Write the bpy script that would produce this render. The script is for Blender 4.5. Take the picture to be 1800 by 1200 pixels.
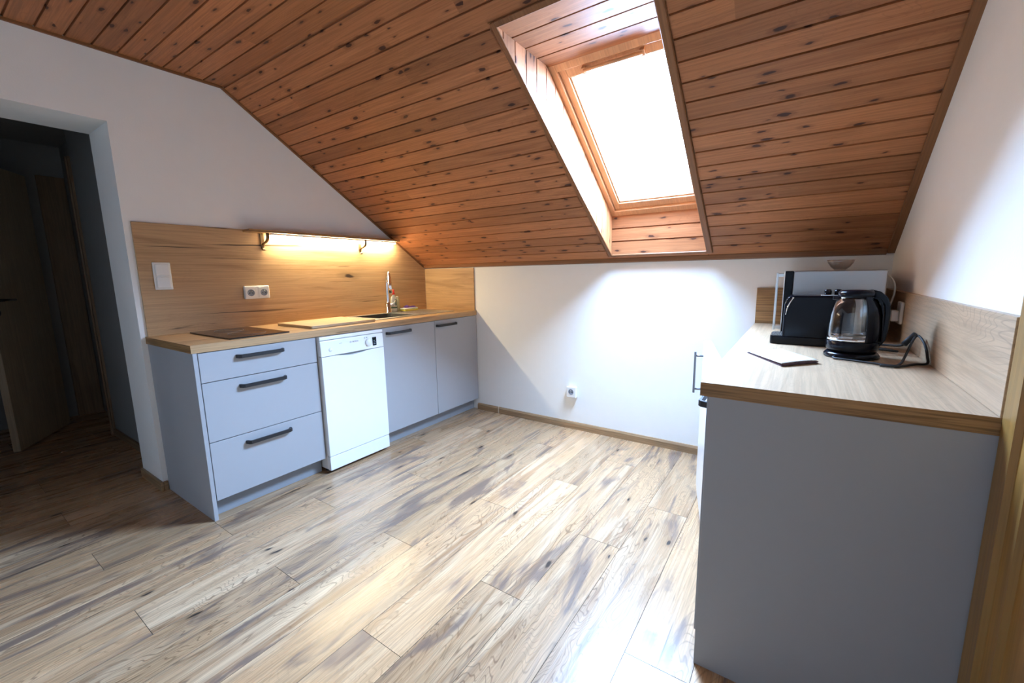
import bpy, bmesh, math, random
from mathutils import Vector, Matrix, Quaternion

# ------------------------------------------------------------------ clean
for o in list(bpy.data.objects): bpy.data.objects.remove(o)
sc = bpy.context.scene
COL = sc.collection
R_ = random.Random(7)
PI = math.pi

# ------------------------------------------------------------------ room measures (metres)
W, H, CEIL = 3.277, 1.26, 2.30            # room width, knee-wall height, flat ceiling height
YS = -1.57                                 # where the slope meets the flat ceiling
SL = (CEIL - H) / -YS                      # slope
SN = math.hypot(1, SL)                     # slope metres per metre of depth
YB = -4.6                                  # wall behind the camera
HW, TT = 0.880, 0.038                      # worktop height and thickness
OX0, OX1 = 1.84, 2.43                      # skylight opening
OY0, OY1 = -0.066, -1.340
RD = 0.20                                  # depth of the reveal, square to the slope

# ------------------------------------------------------------------ camera
cam = bpy.data.cameras.new('camera'); co = bpy.data.objects.new('camera', cam); COL.objects.link(co)
cam.sensor_fit = 'HORIZONTAL'; cam.sensor_width = 36.0
cam.lens = 36.0 * 740.68 / 1800.0
cam.clip_start = 0.02
yaw, pitch, roll = 0.6003, -0.157, -0.0163
fwd = Vector((-math.sin(yaw) * math.cos(pitch), math.cos(yaw) * math.cos(pitch), math.sin(pitch)))
right = Vector((math.cos(yaw), math.sin(yaw), 0)); up = right.cross(fwd)
r2 = right * math.cos(roll) + up * math.sin(roll); u2 = up * math.cos(roll) - right * math.sin(roll)
m = Matrix((r2, u2, -fwd)).transposed().to_4x4(); m.translation = Vector((2.9094, -2.8316, 1.1798))
co.matrix_world = m
sc.camera = co

# ------------------------------------------------------------------ sky, light, exposure
SKY = (0.40, 0.62, 1.0)
SKY_STRENGTH = 188.0
LED_STRENGTH = 165.0
world = bpy.data.worlds.new('sky'); sc.world = world; world.use_nodes = True
bg = world.node_tree.nodes['Background']
bg.inputs[0].default_value = (*SKY, 1)
# sky gradient shaped to balance the room light: brighter to +x and eaves (+y)
_wn, _wl = world.node_tree.nodes, world.node_tree.links
_tc = _wn.new('ShaderNodeTexCoord'); _dp = _wn.new('ShaderNodeVectorMath'); _dp.operation = 'DOT_PRODUCT'
_dp.inputs[1].default_value = (0.25, 0.50, 0.0)
_ma = _wn.new('ShaderNodeMath'); _ma.operation = 'MULTIPLY_ADD'
_ma.inputs[1].default_value = SKY_STRENGTH; _ma.inputs[2].default_value = SKY_STRENGTH
_wl.new(_tc.outputs['Generated'], _dp.inputs[0]); _wl.new(_dp.outputs['Value'], _ma.inputs[0]); _wl.new(_ma.outputs[0], bg.inputs[1])
sc.view_settings.view_transform = 'Standard'; sc.view_settings.look = 'None'
sc.view_settings.exposure = 0.0; sc.view_settings.gamma = 1.0; sc.view_settings.use_curve_mapping = False
sc.cycles.sample_clamp_indirect = 12.0
NS = Vector((0, SL, 1)).normalized()       # outward normal of the roof slope
def slope(y, off=0.0):                     # a point's (y, z) on the slope plane pushed out by off
    return (y + NS.y * off, H - SL * y + NS.z * off)
# daylight portal lying in the skylight's glass
pl = bpy.data.lights.new('skylight_portal', 'AREA'); pl.shape = 'RECTANGLE'
pl.size, pl.size_y = 0.50, 1.02
pl.cycles.is_portal = True
po = bpy.data.objects.new('skylight_portal', pl); COL.objects.link(po)
ax = Vector((1, 0, 0)); az = NS.copy(); ay = az.cross(ax)
pm = Matrix((ax, ay, az)).transposed().to_4x4()
pm.translation = Vector((2.135, -0.503 - 0.0, 0)); _y, _z = slope(-0.62, RD + 0.03); pm.translation = Vector((2.135, _y, _z))
po.matrix_world = pm

# ------------------------------------------------------------------ materials
def new_mat(name):
    M = bpy.data.materials.new(name); M.use_nodes = True
    return M, M.node_tree, M.node_tree.nodes['Principled BSDF']
def N(nt, t, **kw):
    n = nt.nodes.new(t)
    for k, v in kw.items():
        if k.startswith('i_'):
            key = k[2:]
            key = int(key) if key.isdigit() else key.replace('_', ' ')
            n.inputs[key].default_value = v
        else: setattr(n, k, v)
    return n
def plain(name, col, rough=0.5, metal=0.0, bump=0.0, bscale=200.0, spec=0.5, coat=0.0, var=0.04):
    M, nt, b = new_mat(name)
    b.inputs['Roughness'].default_value = rough; b.inputs['Metallic'].default_value = metal
    b.inputs['Specular IOR Level'].default_value = spec; b.inputs['Coat Weight'].default_value = coat
    tc = N(nt, 'ShaderNodeTexCoord')
    no = N(nt, 'ShaderNodeTexNoise', i_Scale=bscale * 0.1, i_Detail=4.0)
    nt.links.new(tc.outputs['Object'], no.inputs['Vector'])
    mp = N(nt, 'ShaderNodeMapRange', i_3=1 - var, i_4=1 + var)
    nt.links.new(no.outputs['Fac'], mp.inputs[0])
    mx = N(nt, 'ShaderNodeMix', data_type='RGBA', blend_type='MULTIPLY')
    mx.inputs[0].default_value = 1.0; mx.inputs[6].default_value = (*col, 1)
    nt.links.new(mp.outputs[0], mx.inputs[7]); nt.links.new(mx.outputs[2], b.inputs['Base Color'])
    if bump:
        n2 = N(nt, 'ShaderNodeTexNoise', i_Scale=bscale, i_Detail=3.0)
        nt.links.new(tc.outputs['Object'], n2.inputs['Vector'])
        bu = N(nt, 'ShaderNodeBump', i_Strength=bump, i_Distance=0.002)
        nt.links.new(n2.outputs['Fac'], bu.inputs['Height']); nt.links.new(bu.outputs[0], b.inputs['Normal'])
    return M
def math_(nt, op, a, b=None, clamp=False):
    n = N(nt, 'ShaderNodeMath', operation=op, use_clamp=clamp)
    for i, v in enumerate((a, b)):
        if v is None: continue
        if isinstance(v, (int, float)): n.inputs[i].default_value = v
        else: nt.links.new(v, n.inputs[i])
    return n.outputs[0]
def mix(nt, fac, a, b, blend='MIX'):
    n = N(nt, 'ShaderNodeMix', data_type='RGBA', blend_type=blend)
    for i, v in ((0, fac), (6, a), (7, b)):
        if isinstance(v, (int, float)): n.inputs[i].default_value = v
        elif isinstance(v, tuple): n.inputs[i].default_value = (*v, 1)
        else: nt.links.new(v, n.inputs[i])
    return n.outputs[2]
def rng(nt, v, a, b, c=0.0, d=1.0, smooth=True):
    n = N(nt, 'ShaderNodeMapRange'); n.interpolation_type = 'SMOOTHSTEP' if smooth else 'LINEAR'
    nt.links.new(v, n.inputs[0])
    for i, x in zip((1, 2, 3, 4), (a, b, c, d)): n.inputs[i].default_value = x
    return n.outputs[0]
def wood(name, base, light, dark, rough=0.4, knot=(0.1, 0.05, 0.02), grain=0.5, cath=0.0, knots=0.5, streak=0.0,
         tone=0.15, kscale=(3.5, 9.0), coat=0.0, spec=0.5, sx=1.0, patch=None, ksize=0.13, pamt=0.8, big_=(0.30, 0.62), plim=(0.56, 0.72), mv=22.0, slim=(0.63, 0.76), glim=(0.47, 0.60), pv=(1.5, 7.0)):
    """Wood with grain along U of the UV map (metres); 'rnd' attribute shifts each board."""
    M, nt, b = new_mat(name)
    L = nt.links.new
    uv = N(nt, 'ShaderNodeUVMap'); at = N(nt, 'ShaderNodeAttribute', attribute_name='rnd')
    sp = N(nt, 'ShaderNodeSeparateXYZ'); L(uv.outputs[0], sp.inputs[0])
    rv = at.outputs['Fac']
    def vec(su, sv, k):
        c = N(nt, 'ShaderNodeCombineXYZ')
        L(math_(nt, 'ADD', math_(nt, 'MULTIPLY', sp.outputs[0], su), math_(nt, 'MULTIPLY', rv, 37.0 * k)), c.inputs[0])
        L(math_(nt, 'ADD', math_(nt, 'MULTIPLY', sp.outputs[1], sv), math_(nt, 'MULTIPLY', rv, 53.0 * k)), c.inputs[1])
        L(math_(nt, 'MULTIPLY', rv, 91.0 * k), c.inputs[2])
        return c.outputs[0]
    def noise(v, scale=1.0, detail=4.0, dist=0.0, rough_=0.55):
        n = N(nt, 'ShaderNodeTexNoise', i_Scale=scale, i_Detail=detail, i_Distortion=dist, i_Roughness=rough_)
        L(v, n.inputs['Vector']); return n.outputs['Fac']
    fine = noise(vec(4.0 * sx, 160.0, 1), 1, 6, 0.4)
    mid = noise(vec(1.4 * sx, mv, 1.3), 1, 5, 1.2)
    big = noise(vec(1.1 * sx, 5.0, 0.7), 1, 3, 0.6)
    col = mix(nt, rng(nt, mid, 0.30, 0.70), dark, light)
    col = mix(nt, rng(nt, big, *big_), col, base)
    f = rng(nt, fine, 0.38, 0.62, 1 - 0.45 * grain, 1 + 0.12 * grain)
    col = mix(nt, 1.0, col, f, 'MULTIPLY')
    if cath:
        warp = noise(vec(1.3 * sx, 4.0, 2.1), 1, 3, 0.8)
        ph = math_(nt, 'ADD', math_(nt, 'MULTIPLY', warp, 34.0), math_(nt, 'MULTIPLY', sp.outputs[1], 60.0))
        ring = math_(nt, 'ABSOLUTE', math_(nt, 'SINE', math_(nt, 'MULTIPLY', ph, 3.0)))
        amt = rng(nt, noise(vec(1.0 * sx, 6.0, 3.3), 1, 2), 0.40, 0.62, 0.15, 1.0)
        rf = math_(nt, 'MULTIPLY', rng(nt, ring, 0.0, 0.5, 1.0, 0.0), math_(nt, 'MULTIPLY', amt, cath))
        col = mix(nt, rf, col, tuple(c * 0.55 for c in dark))
    if patch:
        pf = rng(nt, noise(vec(pv[0] * sx, pv[1], 5.1), 1, 4, 1.5), *plim)
        col = mix(nt, math_(nt, 'MULTIPLY', pf, pamt), col, patch)
    if streak:
        s = noise(vec(1.1 * sx, 24.0, 4.2), 1, 3, 1.8)
        g = noise(vec(0.9 * sx, 3.0, 6.2), 1, 2)
        sf = math_(nt, 'MULTIPLY', rng(nt, s, *slim), rng(nt, g, *glim))
        col = mix(nt, math_(nt, 'MULTIPLY', sf, streak, True), col, knot)
    if knots:
        vo = N(nt, 'ShaderNodeTexVoronoi', voronoi_dimensions='2D', i_Scale=1.0, i_Randomness=1.0)
        wv = vec(kscale[0], kscale[1], 1.9)
        kn = N(nt, 'ShaderNodeTexNoise', i_Scale=3.0, i_Detail=3.0); L(wv, kn.inputs['Vector'])
        ks = N(nt, 'ShaderNodeVectorMath', operation='MULTIPLY_ADD'); L(kn.outputs['Color'], ks.inputs[0])
        ks.inputs[1].default_value = (0.28, 0.28, 0.0); L(wv, ks.inputs[2]); L(ks.outputs[0], vo.inputs['Vector'])
        sel = N(nt, 'ShaderNodeSeparateColor'); L(vo.outputs['Color'], sel.inputs[0])
        size = rng(nt, sel.outputs[0], 1 - knots, 1.0, 0.045, ksize, False)
        d = vo.outputs['Distance']
        kf = rng(nt, math_(nt, 'SUBTRACT', d, size), -0.03, 0.03, 1.0, 0.0)
        kf = math_(nt, 'MULTIPLY', kf, rng(nt, sel.outputs[0], 1 - knots, 1 - knots + 0.02))
        halo = rng(nt, math_(nt, 'SUBTRACT', d, math_(nt, 'MULTIPLY', size, 2.2)), -0.08, 0.06, 0.45, 0.0)
        halo = math_(nt, 'MULTIPLY', halo, rng(nt, sel.outputs[0], 1 - knots, 1 - knots + 0.02))
        col = mix(nt, halo, col, tuple((a + c) / 2 for a, c in zip(dark, knot)))
        col = mix(nt, kf, col, knot)
    tn = math_(nt, 'ADD', math_(nt, 'MULTIPLY', rv, 2 * tone), 1 - tone)
    col = mix(nt, 1.0, col, tn, 'MULTIPLY')
    L(col, b.inputs['Base Color'])
    L(rng(nt, mid, 0.2, 0.8, rough * 0.85, rough * 1.15), b.inputs['Roughness'])
    b.inputs['Coat Weight'].default_value = coat; b.inputs['Coat Roughness'].default_value = 0.15
    b.inputs['Specular IOR Level'].default_value = spec
    bu = N(nt, 'ShaderNodeBump', i_Strength=0.08, i_Distance=0.001); L(fine, bu.inputs['Height']); L(bu.outputs[0], b.inputs['Normal'])
    return M
def emit(name, col, strength):
    M, nt, b = new_mat(name)
    b.inputs['Base Color'].default_value = (0.9, 0.9, 0.85, 1)
    b.inputs['Emission Color'].default_value = (*col, 1); b.inputs['Emission Strength'].default_value = strength
    return M
def glassy(name, rough=0.0, ior=1.47, col=(1, 1, 1)):
    M, nt, b = new_mat(name)
    b.inputs['Base Color'].default_value = (*col, 1); b.inputs['Transmission Weight'].default_value = 1.0
    b.inputs['Roughness'].default_value = rough; b.inputs['IOR'].default_value = ior
    return M
def pane_mat(name, f0=0.04, tint=(0.97, 0.985, 0.98)):
    M, nt, b = new_mat(name); nt.nodes.remove(b)
    out = nt.nodes['Material Output']
    t = N(nt, 'ShaderNodeBsdfTransparent'); t.inputs[0].default_value = (*tint, 1)
    g = N(nt, 'ShaderNodeBsdfGlossy', i_Roughness=0.02); lw = N(nt, 'ShaderNodeLayerWeight', i_Blend=0.5)
    f = math_(nt, 'ADD', math_(nt, 'MULTIPLY', math_(nt, 'POWER', lw.outputs['Facing'], 5.0), 0.9), f0)
    mx = N(nt, 'ShaderNodeMixShader')
    nt.links.new(f, mx.inputs[0]); nt.links.new(t.outputs[0], mx.inputs[1]); nt.links.new(g.outputs[0], mx.inputs[2])
    nt.links.new(mx.outputs[0], out.inputs[0])
    return M
MT = {}
MT['wall'] = plain('white_paint', (0.87, 0.845, 0.795), 0.92, bump=0.25, bscale=160, spec=0.2, var=0.015)
MT['hall'] = plain('hall_shaded_white', (0.30, 0.295, 0.28), 0.92, bump=0.25, bscale=160, spec=0.2, var=0.015)  # white paint darkened: the hallway's shade is put into the colour
MT['pine'] = wood('stained_pine', (0.40, 0.158, 0.064), (0.47, 0.195, 0.082), (0.30, 0.112, 0.044), 0.5, knot=(0.065, 0.024, 0.014),
                  grain=0.4, cath=0.22, knots=0.42, tone=0.21, kscale=(6.5, 19.0), spec=0.25, ksize=0.15)
MT['pine_trim'] = wood('pine_moulding', (0.25, 0.105, 0.04), (0.29, 0.125, 0.05), (0.20, 0.08, 0.03), 0.45, grain=0.3, knots=0.0, tone=0.05, spec=0.3)
MT['frame'] = wood('lacquered_pine', (0.56, 0.30, 0.15), (0.62, 0.35, 0.18), (0.50, 0.25, 0.12), 0.35, grain=0.25, knots=0.0, tone=0.03)
MT['oak'] = wood('oak_laminate', (0.50, 0.31, 0.155), (0.54, 0.35, 0.185), (0.43, 0.255, 0.12), 0.42, knot=(0.055, 0.032, 0.018),
                 grain=0.3, cath=0.12, knots=0.05, streak=0.95, tone=0.04, kscale=(2.2, 7.0), sx=0.75, spec=0.35, mv=16.0,
                 patch=(0.285, 0.16, 0.075), pamt=0.75, pv=(1.2, 9.0), plim=(0.52, 0.72), slim=(0.60, 0.70), glim=(0.44, 0.56), ksize=0.10)
MT['oak_top'] = wood('oak_worktop', (0.50, 0.345, 0.215), (0.54, 0.385, 0.25), (0.45, 0.305, 0.185), 0.40, knot=(0.12, 0.07, 0.04),
                     grain=0.3, cath=0.5, knots=0.08, streak=0.3, tone=0.03, kscale=(2.6, 8.0), spec=0.4, big_=(0.22, 0.5), mv=40.0,
                     patch=(0.38, 0.255, 0.16), pamt=0.6)
MT['oak_dark'] = wood('oak_darkened', (0.36, 0.20, 0.08), (0.42, 0.24, 0.10), (0.27, 0.14, 0.055), 0.45, grain=0.9, knots=0.0, tone=0.04, spec=0.3)  # darkened oak; on worktop ends their shade is put into the colour
MT['floor'] = wood('oak_planks', (0.49, 0.295, 0.155), (0.64, 0.445, 0.275), (0.30, 0.165, 0.085), 0.28, knot=(0.045, 0.030, 0.022),
                   grain=0.5, cath=0.8, knots=0.10, streak=1.0, tone=0.16, kscale=(3.6, 12.0), coat=0.06, spec=0.42, patch=(0.175, 0.115, 0.085), ksize=0.10,
                   big_=(0.30, 0.64), plim=(0.52, 0.67), pamt=0.9, mv=14.0)
MT['skirt'] = wood('oak_skirting', (0.38, 0.23, 0.115), (0.45, 0.28, 0.15), (0.28, 0.16, 0.08), 0.4, grain=0.7, knots=0.0, tone=0.04)
MT['door'] = wood('door_veneer', (0.46, 0.37, 0.25), (0.50, 0.41, 0.28), (0.40, 0.31, 0.2), 0.45, grain=0.3, knots=0.0, tone=0.03)
MT['casing'] = wood('pine_casing', (0.31, 0.165, 0.038), (0.36, 0.195, 0.048), (0.26, 0.13, 0.03), 0.4, grain=0.35, knots=0.0, tone=0.03)
MT['brown'] = wood('brown_casing', (0.24, 0.15, 0.08), (0.28, 0.18, 0.1), (0.19, 0.11, 0.06), 0.45, grain=0.4, knots=0.0, tone=0.03)
MT['grey'] = plain('grey_laminate', (0.375, 0.38, 0.395), 0.5, spec=0.35, var=0.015)
MT['plinth'] = plain('plinth_grey', (0.27, 0.285, 0.31), 0.5, spec=0.35)
MT['carcass'] = plain('carcass_grey', (0.30, 0.31, 0.33), 0.6)
MT['black'] = plain('black_metal', (0.012, 0.013, 0.016), 0.35, spec=0.5)
MT['blackp'] = plain('black_plastic', (0.006, 0.006, 0.009), 0.18, spec=0.16)
MT['blackm'] = plain('black_matt', (0.012, 0.012, 0.013), 0.6)
MT['hob'] = plain('ceramic_glass', (0.012, 0.010, 0.009), 0.10, spec=0.5)
MT['white'] = plain('white_enamel', (0.84, 0.85, 0.85), 0.25, spec=0.5, var=0.01)
MT['whitep'] = plain('white_plastic', (0.80, 0.79, 0.75), 0.35, spec=0.5, var=0.01)
MT['offw'] = plain('mid_grey', (0.45, 0.46, 0.47), 0.5)  # plain grey for flashing, grip recess, printed marks and buttons
MT['steel'] = plain('brushed_steel', (0.62, 0.62, 0.61), 0.3, metal=1.0, var=0.03)
MT['silver'] = plain('silver_sheet', (0.42, 0.42, 0.42), 0.38, metal=0.85, var=0.05, bscale=30)
MT['bowlgrey'] = plain('sink_grey', (0.07, 0.068, 0.065), 0.45)
MT['satin'] = plain('satin_grey_metal', (0.20, 0.20, 0.21), 0.35, metal=0.9)
MT['chrome'] = plain('chrome', (0.80, 0.81, 0.82), 0.08, metal=1.0, var=0.0)
MT['glass'] = glassy('clear_glass')
MT['water'] = glassy('water', 0.0, 1.33)
MT['pane'] = pane_mat('window_glass')
MT['bowl'] = pane_mat('cut_glass', 0.14, (0.86, 0.85, 0.84))
MT['led'] = emit('led_diffuser', (1.0, 0.86, 0.56), LED_STRENGTH)
MT['ledcase'] = plain('led_housing', (0.55, 0.52, 0.45), 0.4, metal=0.5)
MT['red'] = plain('red_plastic', (0.60, 0.03, 0.02), 0.35)
MT['soap'] = plain('milky_plastic', (0.72, 0.70, 0.62), 0.25, spec=0.5)
MT['clearsoap'] = plain('amber_bottle', (0.50, 0.45, 0.26), 0.15, spec=0.5)
MT['labelg'] = plain('label_green', (0.08, 0.13, 0.07), 0.5)
MT['yellow'] = plain('yellow_sponge', (0.78, 0.68, 0.10), 0.95, bump=0.8, bscale=700, var=0.1)
MT['spwhite'] = plain('white_sponge', (0.78, 0.77, 0.66), 0.95, bump=0.8, bscale=700, var=0.08)
MT['purple'] = plain('purple_cloth', (0.075, 0.025, 0.16), 0.95, bump=0.8, bscale=500, var=0.15)
MT['paper'] = plain('paper', (0.80, 0.81, 0.80), 0.8, var=0.02)
MT['plaid'] = plain('printed_dark', (0.10, 0.055, 0.075), 0.8, bscale=900, var=0.7)
MT['ink'] = plain('ink', (0.10, 0.12, 0.14), 0.7)
MT['print'] = plain('grey_print', (0.22, 0.25, 0.30), 0.6)
MT['hole'] = plain('socket_hole', (0.015, 0.015, 0.015), 0.6)
MT['cream'] = plain('cream_cord', (0.62, 0.58, 0.50), 0.5)
MT['bracket'] = plain('bronze_bracket', (0.16, 0.10, 0.05), 0.35, metal=0.8)
MT['board'] = wood('cutting_board_wood', (0.60, 0.43, 0.25), (0.66, 0.48, 0.29), (0.52, 0.35, 0.19), 0.5, grain=0.4, knots=0.0, tone=0.03)

# ------------------------------------------------------------------ mesh helpers
class MB:
    """Collects shapes, then links them as ONE mesh object. UVs in metres for wood materials."""
    def __init__(s):
        s.bm = bmesh.new(); s.uv = s.bm.loops.layers.uv.new('UVMap'); s.rn = s.bm.faces.layers.float.new('rnd')
    def face(s, pts, uvs=None, rnd=0.5, mi=0, smooth=False):
        vs = [s.bm.verts.new(p) for p in pts]
        f = s.bm.faces.new(vs); f.material_index = mi; f.smooth = smooth; f[s.rn] = rnd
        for i, l in enumerate(f.loops): l[s.uv].uv = uvs[i] if uvs else (0, 0)
        return f
    def _take(s, bm2, mi, smooth, M=None):
        if M is not None: bm2.transform(M)
        vm = {v: s.bm.verts.new(v.co) for v in bm2.verts}
        for f in bm2.faces:
            try: nf = s.bm.faces.new([vm[v] for v in f.verts])
            except ValueError: continue
            nf.material_index = mi; nf.smooth = smooth; nf[s.rn] = 0.5
        bm2.free()
    def box(s, a, b, bev=0.0, seg=2, mi=0, M=None, smooth=False):
        t = bmesh.new(); bmesh.ops.create_cube(t, size=1.0)
        c = [(a[i] + b[i]) / 2 for i in range(3)]; d = [abs(b[i] - a[i]) for i in range(3)]
        for v in t.verts: v.co = Vector([c[i] + v.co[i] * d[i] for i in range(3)])
        if bev: bmesh.ops.bevel(t, geom=list(t.edges), offset=min(bev, min(d) * 0.49), segments=seg, affect='EDGES', profile=0.5)
        s._take(t, mi, smooth, M); return s
    def prism(s, pts, axis, a, b, mi=0, bev=0.0, seg=2, M=None, smooth=False):
        """polygon in the plane square to axis ('x': (y,z), 'y': (x,z), 'z': (x,y)), extruded from a to b"""
        def P(p, h): return {'x': (h, p[0], p[1]), 'y': (p[0], h, p[1]), 'z': (p[0], p[1], h)}[axis]
        t = bmesh.new()
        v0 = [t.verts.new(P(p, a)) for p in pts]; v1 = [t.verts.new(P(p, b)) for p in pts]
        n = len(pts); t.faces.new(v0); t.faces.new(v1[::-1])
        for i in range(n): t.faces.new((v0[i], v0[(i + 1) % n], v1[(i + 1) % n], v1[i]))
        bmesh.ops.recalc_face_normals(t, faces=t.faces)
        if bev: bmesh.ops.bevel(t, geom=list(t.edges), offset=bev, segments=seg, affect='EDGES', profile=0.5)
        s._take(t, mi, smooth, M); return s
    def lathe(s, prof, n=40, c=(0, 0, 0), mi=0, M=None, smooth=True, cap=True, sx=1.0, sy=1.0):
        t = bmesh.new(); rings = []
        for r, z in prof:
            rings.append([t.verts.new((c[0] + r * sx * math.cos(2 * PI * k / n), c[1] + r * sy * math.sin(2 * PI * k / n), c[2] + z)) for k in range(n)])
        for i in range(len(rings) - 1):
            for k in range(n):
                t.faces.new((rings[i][k], rings[i][(k + 1) % n], rings[i + 1][(k + 1) % n], rings[i + 1][k]))
        if cap:
            for q, rv in ((rings[0], True), (rings[-1], False)):
                t.faces.new(q[::-1] if rv else q)
        bmesh.ops.remove_doubles(t, verts=t.verts, dist=1e-6)
        bmesh.ops.recalc_face_normals(t, faces=t.faces)
        s._take(t, mi, smooth, M); return s
    def tube(s, pts, r, n=10, mi=0, closed=False, smooth=True, flat=None, res=0):
        pts = [Vector(p) for p in pts]
        if res: pts = spline(pts, res, closed)
        rr = r if isinstance(r, (list, tuple)) else [r] * len(pts)
        if len(rr) != len(pts): rr = [rr[min(len(rr) - 1, int(i * len(rr) / len(pts)))] for i in range(len(pts))]
        t = bmesh.new(); rings = []; m_ = len(pts)
        T0 = None; nrm = None
        for i in range(m_):
            a = pts[(i - 1) % m_] if (closed or i > 0) else pts[i]; b = pts[(i + 1) % m_] if (closed or i < m_ - 1) else pts[i]
            T = (b - a).normalized()
            if nrm is None:
                h = Vector((0, 0, 1)) if abs(T.z) < 0.9 else Vector((1, 0, 0)); nrm = T.cross(h).normalized()
            else:
                nrm = (nrm - T * nrm.dot(T)).normalized()
            bn = T.cross(nrm)
            ring = []
            for k in range(n):
                an = 2 * PI * k / n; ca, sa = math.cos(an), math.sin(an)
                if flat: ca *= flat[0]; sa *= flat[1]
                ring.append(t.verts.new(pts[i] + (nrm * ca + bn * sa) * rr[i]))
            rings.append(ring)
        for i in range(m_ if closed else m_ - 1):
            A, B = rings[i], rings[(i + 1) % m_]
            for k in range(n): t.faces.new((A[k], A[(k + 1) % n], B[(k + 1) % n], B[k]))
        if not closed: t.faces.new(rings[0][::-1]); t.faces.new(rings[-1])
        bmesh.ops.recalc_face_normals(t, faces=t.faces)
        s._take(t, mi, smooth); return s
    def uvbox(s, along, off=(0, 0)):
        """planar UVs in metres: U along the given axis, V the other in-plane axis"""
        s.bm.normal_update()
        for f in s.bm.faces:
            n = f.normal; k = max(range(3), key=lambda i: abs(n[i]))
            ax_ = [i for i in range(3) if i != k]
            if along in ax_: u = along; v = [i for i in ax_ if i != along][0]
            else: u, v = ax_
            for l in f.loops: l[s.uv].uv = (l.vert.co[u] + off[0], l.vert.co[v] + off[1])
        return s
    def build(s, name, mats, parent=None, label=None, cat=None, group=None, kind=None, origin=None):
        me = bpy.data.meshes.new(name); s.bm.to_mesh(me); s.bm.free()
        for mm in (mats if isinstance(mats, (list, tuple)) else [mats]): me.materials.append(MT[mm] if isinstance(mm, str) else mm)
        o = bpy.data.objects.new(name, me); COL.objects.link(o)
        if parent is not None:
            o.parent = parent
            w = Vector(parent['_w']) if '_w' in parent.keys() else None
            if w is not None: me.transform(Matrix.Translation(-w)); o['_w'] = tuple(w)
        else:
            vs = [v.co for v in me.vertices]
            if origin is None and kind is None:
                origin = Vector(((min(v.x for v in vs) + max(v.x for v in vs)) / 2, (min(v.y for v in vs) + max(v.y for v in vs)) / 2, min(v.z for v in vs)))
            if origin is not None:
                me.transform(Matrix.Translation(-Vector(origin))); o.location = origin; o['_w'] = tuple(origin)
        tag(o, label, cat, group, kind); return o
def tag(o, label=None, cat=None, group=None, kind=None):
    for k, v in (('label', label), ('category', cat), ('group', group), ('kind', kind)):
        if v: o[k] = v
def spline(P, res, closed=False):
    out = []; n = len(P)
    for i in range(n if closed else n - 1):
        g = lambda j: P[j % n] if closed else P[max(0, min(n - 1, j))]
        a, b, c, d = g(i - 1), g(i), g(i + 1), g(i + 2)
        for k in range(res):
            t = k / res
            out.append(0.5 * ((2 * b) + (c - a) * t + (2 * a - 5 * b + 4 * c - d) * t * t + (3 * b - a - 3 * c + d) * t ** 3))
    if not closed: out.append(P[-1])
    return out
def thing(name, loc, label, cat, group=None, kind=None):
    o = bpy.data.objects.new(name, None); COL.objects.link(o); o.location = loc; o.empty_display_size = 0.1
    o['_w'] = tuple(loc); tag(o, label, cat, group, kind); return o
def rrect(x0, y0, x1, y1, r, n=6):
    out = []
    for cx, cy, a0 in ((x1 - r, y1 - r, 0), (x0 + r, y1 - r, 90), (x0 + r, y0 + r, 180), (x1 - r, y0 + r, 270)):
        for k in range(n + 1):
            a = math.radians(a0 + 90 * k / n); out.append((cx + r * math.cos(a), cy + r * math.sin(a)))
    return out
def text_mesh(mb, txt, size, M, depth=0.0006, mi=0):
    cu = bpy.data.curves.new('t', 'FONT'); cu.body = txt; cu.size = size; cu.extrude = depth; cu.align_x = 'CENTER'; cu.align_y = 'CENTER'
    ob = bpy.data.objects.new('t', cu); COL.objects.link(ob)
    dg = bpy.context.evaluated_depsgraph_get(); me = ob.evaluated_get(dg).to_mesh()
    t = bmesh.new(); t.from_mesh(me); ob.evaluated_get(dg).to_mesh_clear()
    bpy.data.objects.remove(ob); bpy.data.curves.remove(cu)
    mb._take(t, mi, False, M); return mb

# ------------------------------------------------------------------ the setting: floor
PW, PL, PX0 = 0.1923, 1.286, 0.0345
fl = MB()
def plank(x0, x1, y0, y1, rnd):
    g, d = 0.0009, 0.0012
    xs = [(x0, -d), (x0 + g, 0), (x1 - g, 0), (x1, -d)]; ys = [(y0, -d), (y0 + g, 0), (y1 - g, 0), (y1, -d)]
    for i in range(3):
        for j in range(3):
            mi = 0 if (i == 1 and j == 1) else 1
            q = [(xs[i], ys[j]), (xs[i + 1], ys[j]), (xs[i + 1], ys[j + 1]), (xs[i], ys[j + 1])]
            fl.face([(a[0], b[0], min(a[1], b[1])) for a, b in q], [(b[0], a[0]) for a, b in q], rnd, mi)
k0 = int(math.floor((-2.6 - PX0) / PW)); k1 = int(math.ceil((W + 0.6 - PX0) / PW))
for k in range(k0, k1):
    x0 = PX0 + k * PW; x1 = x0 + PW
    j0 = {2: -1.205, 0: -2.087, 1: -1.685}[k % 3]
    y = j0 + PL
    while y - PL > 0.2: y -= PL
    while y < 0.15: y += PL
    y -= PL * 0
    while y > YB - 0.2:
        plank(x0, x1, y - PL, y, R_.random()); y -= PL
fl.build('floor', ['floor', plain('plank_joint', (0.10, 0.065, 0.04), 0.7)], kind='structure')

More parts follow.
